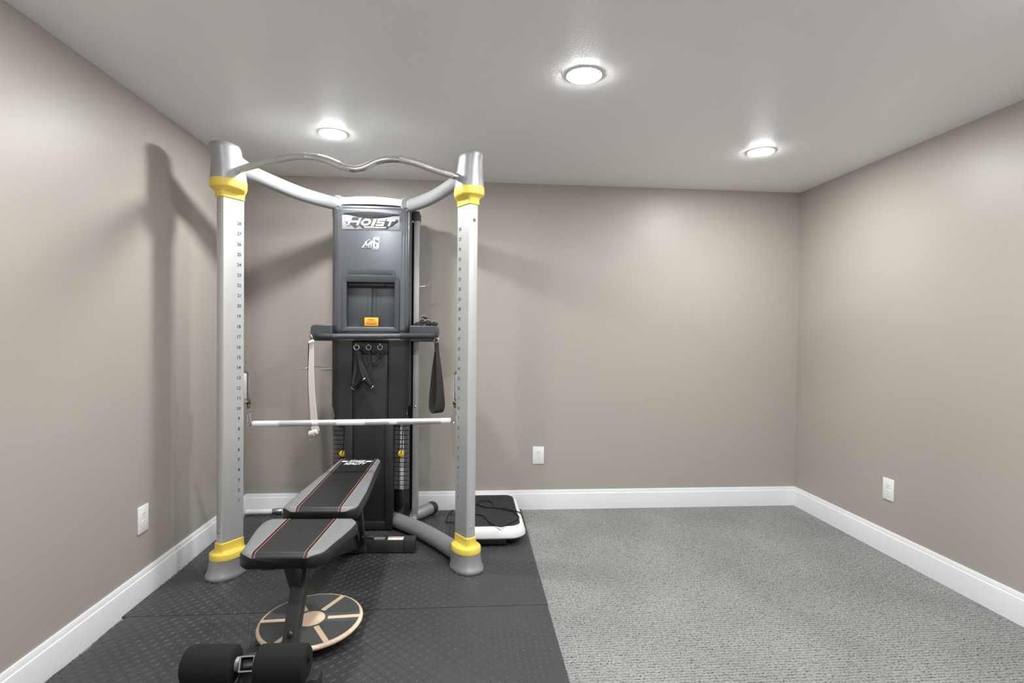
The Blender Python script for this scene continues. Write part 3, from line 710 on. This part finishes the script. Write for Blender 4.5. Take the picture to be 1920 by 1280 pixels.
back = pad('back_pad', 2.345, 3.125, .470, .505, lambda f: .163 - .042*sm(max(0, (f-.1)/.9)), lambda f: .094 + .001*f, .056, .05)
p = P(); cc = bp(-.004, 3.025, .5008); bu = (bt*.78 + EZ*.035).normalized()
text(p, 'FITNESS', cc + bu*.024, br, bu, w=.088, h=.040, bold=.03, shear=.3, lift=.001)
text(p, 'REALITY', cc - bu*.022, br, bu, w=.118, h=.040, bold=.03, shear=.3, lift=.001)
p.prism([cc + br*x + bu*y + EZ*.001 for x, y in ((-.088, .010), (-.056, .010), (-.050, .032), (-.080, .032))], EZ*.0002)
p.prism([cc + br*x + bu*y + EZ*.001 for x, y in ((.046, .010), (.076, .010), (.084, .032), (.052, .032))], EZ*.0002)
obj('lettering', p, 'logowhite', back, smooth=False)
def beam(name, a, b, w_, h_, m_='blackmetal', up=EZ, bev=.004, parent=None):
    a, b = V(a), V(b); t = (b-a).normalized(); sd = t.cross(up).normalized(); u2 = sd.cross(t)
    return obj(name, P().box((a+b)/2, (w_, (b-a).length, h_), bev, (sd, t, u2)), m_, parent or bench)
leg = beam('front_leg', bp(.036, 1.885, .05), bp(.036, 2.07, .39), .050, .048)
obj('bolt', P().lathe(bp(.036, 1.942, .155) + V((0, -.878, .478))*.0235, [(.011, 0), (.011, .006), (.006, .009)], V((0, -.878, .478)), 14), 'blackgloss', leg)
beam('seat_strut', bp(.022, 1.975, .392), bp(.030, 2.03, .27), .045, .04)
beam('seat_bracket', bp(-.055, 1.96, .386), bp(-.055, 2.24, .386), .05, .022)
beam('seat_bracket', bp(.055, 1.98, .388), bp(.055, 2.24, .388), .03, .02)
beam('main_rail', bp(0, 2.06, .37), bp(0, 3.02, .060), .05, .06)
rs = beam('rear_stabilizer', bp(-.26, 3.02, Z0+.036), bp(.265, 3.02, Z0+.036), .06, .068, up=EZ)
for s, m0, m1 in ((-1, -.285, -.255), (1, .262, .325)): obj('end_cap', P().box(bp((m0+m1)/2, 3.02, Z0+.038), (abs(m1-m0), .067, .075), .006, (br, bt, EZ)), 'rubber', rs)
obj('sticker', P().box(bp(.125, 3.02, Z0+.0705), (.062, .036, .001), 0, (br, bt, EZ)), 'greyfluff', rs)
st_ = obj('sticker', P().box(bp(.215, 3.02, Z0+.0705), (.085, .044, .001), 0, (br, bt, EZ)), 'label', rs)
p = P(); p.prism([bp(x, 3.02+y, Z0+.0712) for x, y in ((.178, .004), (.252, .004), (.252, .018), (.178, .018))], EZ*.0002)
obj('sticker', p, 'sticker', rs, smooth=False)
# trapezoid foot bracket and rear posts
p = P(); p.prism([bp(-.10, 2.975, Z0+.005), bp(.035, 2.975, Z0+.005), bp(.035, 2.90, .15), bp(-.03, 2.88, .16)], bt*.006); p.prism([bp(.035, 2.86, .17), bp(.035, 2.99, Z0+.01), bp(.035, 3.05, Z0+.01), bp(.035, 2.93, .20)], br*.006)
p.prism([bp(-.035, 2.86, .17), bp(-.035, 2.99, Z0+.01), bp(-.035, 3.05, Z0+.01), bp(-.035, 2.93, .20)], -br*.006)
obj('gusset_plate', p, 'blackmetal', bench, smooth=False)
for s in (-1, 1): beam('back_post', bp(s*.032, 2.64, .215), bp(s*.032, 2.86, .44), .008, .05)
beam('back_rail', bp(0, 2.40, .405), bp(0, 3.04, .435), .05, .03)
beam('incline_strut', bp(.052, 2.84, .42), bp(.052, 2.96, .075), .022, .03)
fb = [atz(621, 1031, .035), at(664, 1006, 2.97), at(687, 1013, 2.965), at(687, 1034, 2.955)]
obj('foot_bracket', P().prism(fb, V((0, .006, -.002))), 'blackmetal', bench, smooth=False)
kn = obj('adjuster_knob', P().lathe(bp(.06, 2.90, .135), [(.006, 0), (.006, .02), (.012, .022), (.012, .058), (.009, .062)], br, 14), 'blackmetal', bench)
obj('pull_ring', P().tube(ring_pts(bp(.118, 2.90, .118), .010, bt, EZ), .002, 8, up=br), 'blackgloss', kn)
ff = beam('front_stabilizer', bp(-.115, 1.852, Z0+.028), bp(.14, 1.852, Z0+.028), .055, .056, 'blackmetal')
obj('top_plate', P().box(bp(.015, 1.852, Z0+.058), (.20, .05, .004), .001, (br, bt, EZ)), 'silver', ff)
for s in (-.035, .065): obj('bolt', P().lathe(bp(s, 1.852, Z0+.059), [(.012, 0), (.012, .006), (.007, .009), (.007, .014)], EZ, 12), 'blackgloss', ff)
for s, m0, m1 in ((-1, -.135, -.105), (1, .132, .162)): obj('end_cap', P().box(bp((m0+m1)/2, 1.852, Z0+.030), (.03, .062, .060), .006, (br, bt, EZ)), 'rubber', ff)
# leg hold-down: open square tube rising to the rollers
a, b = bp(.034, 1.90, .125), at(462.5, 1244, 1.505); t_ = (b-a).normalized(); sd = t_.cross(EZ).normalized(); u2 = sd.cross(t_)
def sq(c, h_): return [c + sd*x*h_ + u2*y*h_ for x, y in ((-1, -1), (1, -1), (1, 1), (-1, 1))]
hd = obj('hold_down_arm', P().loft([sq(a, .0189), sq(b, .0189), sq(b, .0162), sq(b - t_*.12, .0162)], cap=True), 'blackmetal', bench, smooth=False)
obj('tube_rim', P().loft([sq(b - t_*.002, .0192), sq(b + t_*.0012, .0192), sq(b + t_*.0012, .0160), sq(b - t_*.002, .0160)], cap=False), 'silver', hd, smooth=False)
beam('roller_post', b + V((0, .045, -.035)), b + V((-.05, -.06, -.27)), .05, .035)
rc_ = at(464, 1244, 1.537); rax = V((br.x, br.y, .0)).normalized()
axl = obj('roller_axle', P().tube([rc_ - rax*.155, rc_ + rax*.155], .0125, 14), 'silver', bench)
for s in (-1, 1):
    n0 = rc_ + rax*(s*.030); prof = [(.020, 0), (.042, .0), (.0485, .005), (.050, .016), (.0495, .07), (.050, .120), (.0475, .130), (.041, .135), (.013, .135), (.013, .12)]
    obj('foam_roller', P().lathe(n0, prof, rax*s, 32), 'foam', bench)
    obj('washer', P().lathe(rc_ + rax*(s*.020), [(.018, 0), (.018, .009)], rax*s, 20), 'silver', bench)
# ------------------------------------------------------------------ balance board
n = V((-.0138, -.0344, 1)).normalized(); bc = V((-.6099, 2.1941, .0768)); u = (EX - n*n.x).normalized(); w_ = n.cross(u)
board = empty('balance_board', (bc.x, bc.y, Z0), 'round wooden balance board with dark grip and pale spokes under the bench', 'balance board')
obj('disc', P().lathe(bc, [(.190, -.018), (.196, -.0165), (.2, -.011), (.2, -.006), (.197, -.0015), (.193, 0), (.1, 0)], n, 64), 'wood', board)
p = P(); ra, rb = [], []
for k in range(64):
    t = k*2*math.pi/64; ra.append(u*math.cos(t)+w_*math.sin(t))
p.loft([[bc + d_*r + n*h_ for d_ in ra] for r, h_ in ((.049, .0002), (.049, .001), (.188, .001), (.188, .0002))], cap=False); obj('grip_surface', p, 'grit', board)
p = P(); p.loft([[bc + d_*r + n*h_ for d_ in ra] for r, h_ in ((.054, .0002), (.054, .0014))]); obj('center_disc', p, 'wood', board)
for k in range(6):
    t = math.radians(2 + 60*k); d_ = u*math.cos(t)+w_*math.sin(t); s_ = n.cross(d_)
    obj('spoke', P().box(bc + d_*.128 + n*.0012, (.124, .020, .0012), 0, (d_, s_, n)), 'wood', board, smooth=False)
obj('rocker', P().lathe(V((bc.x, bc.y, Z0)), [(.004, 0), (.03, .005), (.055, .016), (.07, .032), (.076, .05)], EZ, 32), 'rubber', board)
# ------------------------------------------------------------------ vibration plate
x0, x1, y0, y1 = -.045, .352, 3.03, 3.685
vp = empty('vibration_plate', ((x0+x1)/2, (y0+y1)/2, MZ), 'white vibration plate with a black rubber top behind the column', 'vibration plate')
def rr(g, z, r=.10, n_=8):
    o_ = []
    for cx_, cy_, a0 in ((x1-r, y1-r, 0), (x0+r, y1-r, 90), (x0+r, y0+r, 180), (x1-r, y0+r, 270)):
        for k in range(n_+1):
            t = math.radians(a0+90*k/n_); q = r-g; o_.append(V((cx_+q*math.cos(t), cy_+q*math.sin(t), z)))
    return o_
obj('body', P().loft([rr(.035, .050), rr(.008, .054), rr(.0, .062), rr(0, .072), rr(.006, .092), rr(.016, .110), rr(.024, .117), rr(.032, .119), rr(.06, .119)]), 'white', vp)
tm = obj('rubber_top', P().loft([rr(.033, .1185), rr(.034, .121), rr(.037, .122), rr(.06, .122)]), 'rubber', vp)
p = P()
for k in range(34):
    yk = y0+.06 + k*.0165
    if yk > y1-.055: break
    inset = .045 + max(0, (.10-min(yk-y0, y1-yk)))*.55
    p.box(((x0+x1)/2, yk, .1225), (x1-x0-2*inset, .005, .0012))
t_ = obj('rib', p, 'rubber', tm, smooth=False); t_['kind'] = 'stuff'
obj('base', P().loft([rr(.06, .022), rr(.055, .024), rr(.045, .05)]), 'black', vp)
obj('skirt_block', P().box((.15, y0+.045, .037), (.17, .06, .030), .004), 'blackgloss', vp)
for x in (x0+.09, x1-.09):
    for y in (y0+.11, y1-.11): obj('foot', P().lathe((x, y, Z0), [(.02, 0), (.024, .004), (.02, .016)], EZ, 16), 'rubber', vp)
# cords lying over it
zc_ = .127
def onp(px, py, z=zc_): return atz(px, py, z)
p1 = spline([onp(862, 990, .128), onp(876, 962), onp(892, 945), onp(900, 939), onp(915, 938.5), onp(924, 943), onp(929, 951), onp(945, 952), onp(960, 957), onp(970, 965), onp(973, 971), onp(966, 975), onp(955, 981), onp(944, 986), onp(936, 986.5), onp(920, 981), onp(908, 968), onp(895, 964), onp(870, 962, .128)], 6)
p2 = spline([onp(893, 944), onp(908, 950), onp(929, 951.5, .130), onp(950, 955, .130), onp(968, 958, .128), atz(977, 963, .112), atz(980.5, 972, .075), V((.364, 3.25, Z0+.004)), V((.366, 3.36, Z0+.004)), V((.369, 3.55, Z0+.004)), V((.372, 3.66, Z0+.004))], 6)
t = empty('power_cord', (.2, 3.35, .122), 'thin black cord tangled over the top of the vibration plate', 'cord')
obj('cord', P().tube(p1, .0036, 8), 'cord', t); obj('cord', P().tube(p2, .0036, 8), 'cord', t)
p3 = spline([V((-.035, 3.30, .05)), atz(852, 958, MZ+.02), atz(845, 960, Z0+.005), atz(838, 968, Z0+.005), atz(836.5, 976, Z0+.005), atz(840, 979, Z0+.005), atz(852, 979, Z0+.005), V((-.02, 3.35, Z0+.005))], 6)
tag(obj('floor_cord', P().tube(p3, .0036, 8), 'cord'), 'thin black cord looped on the mat behind the gym column', 'cord')
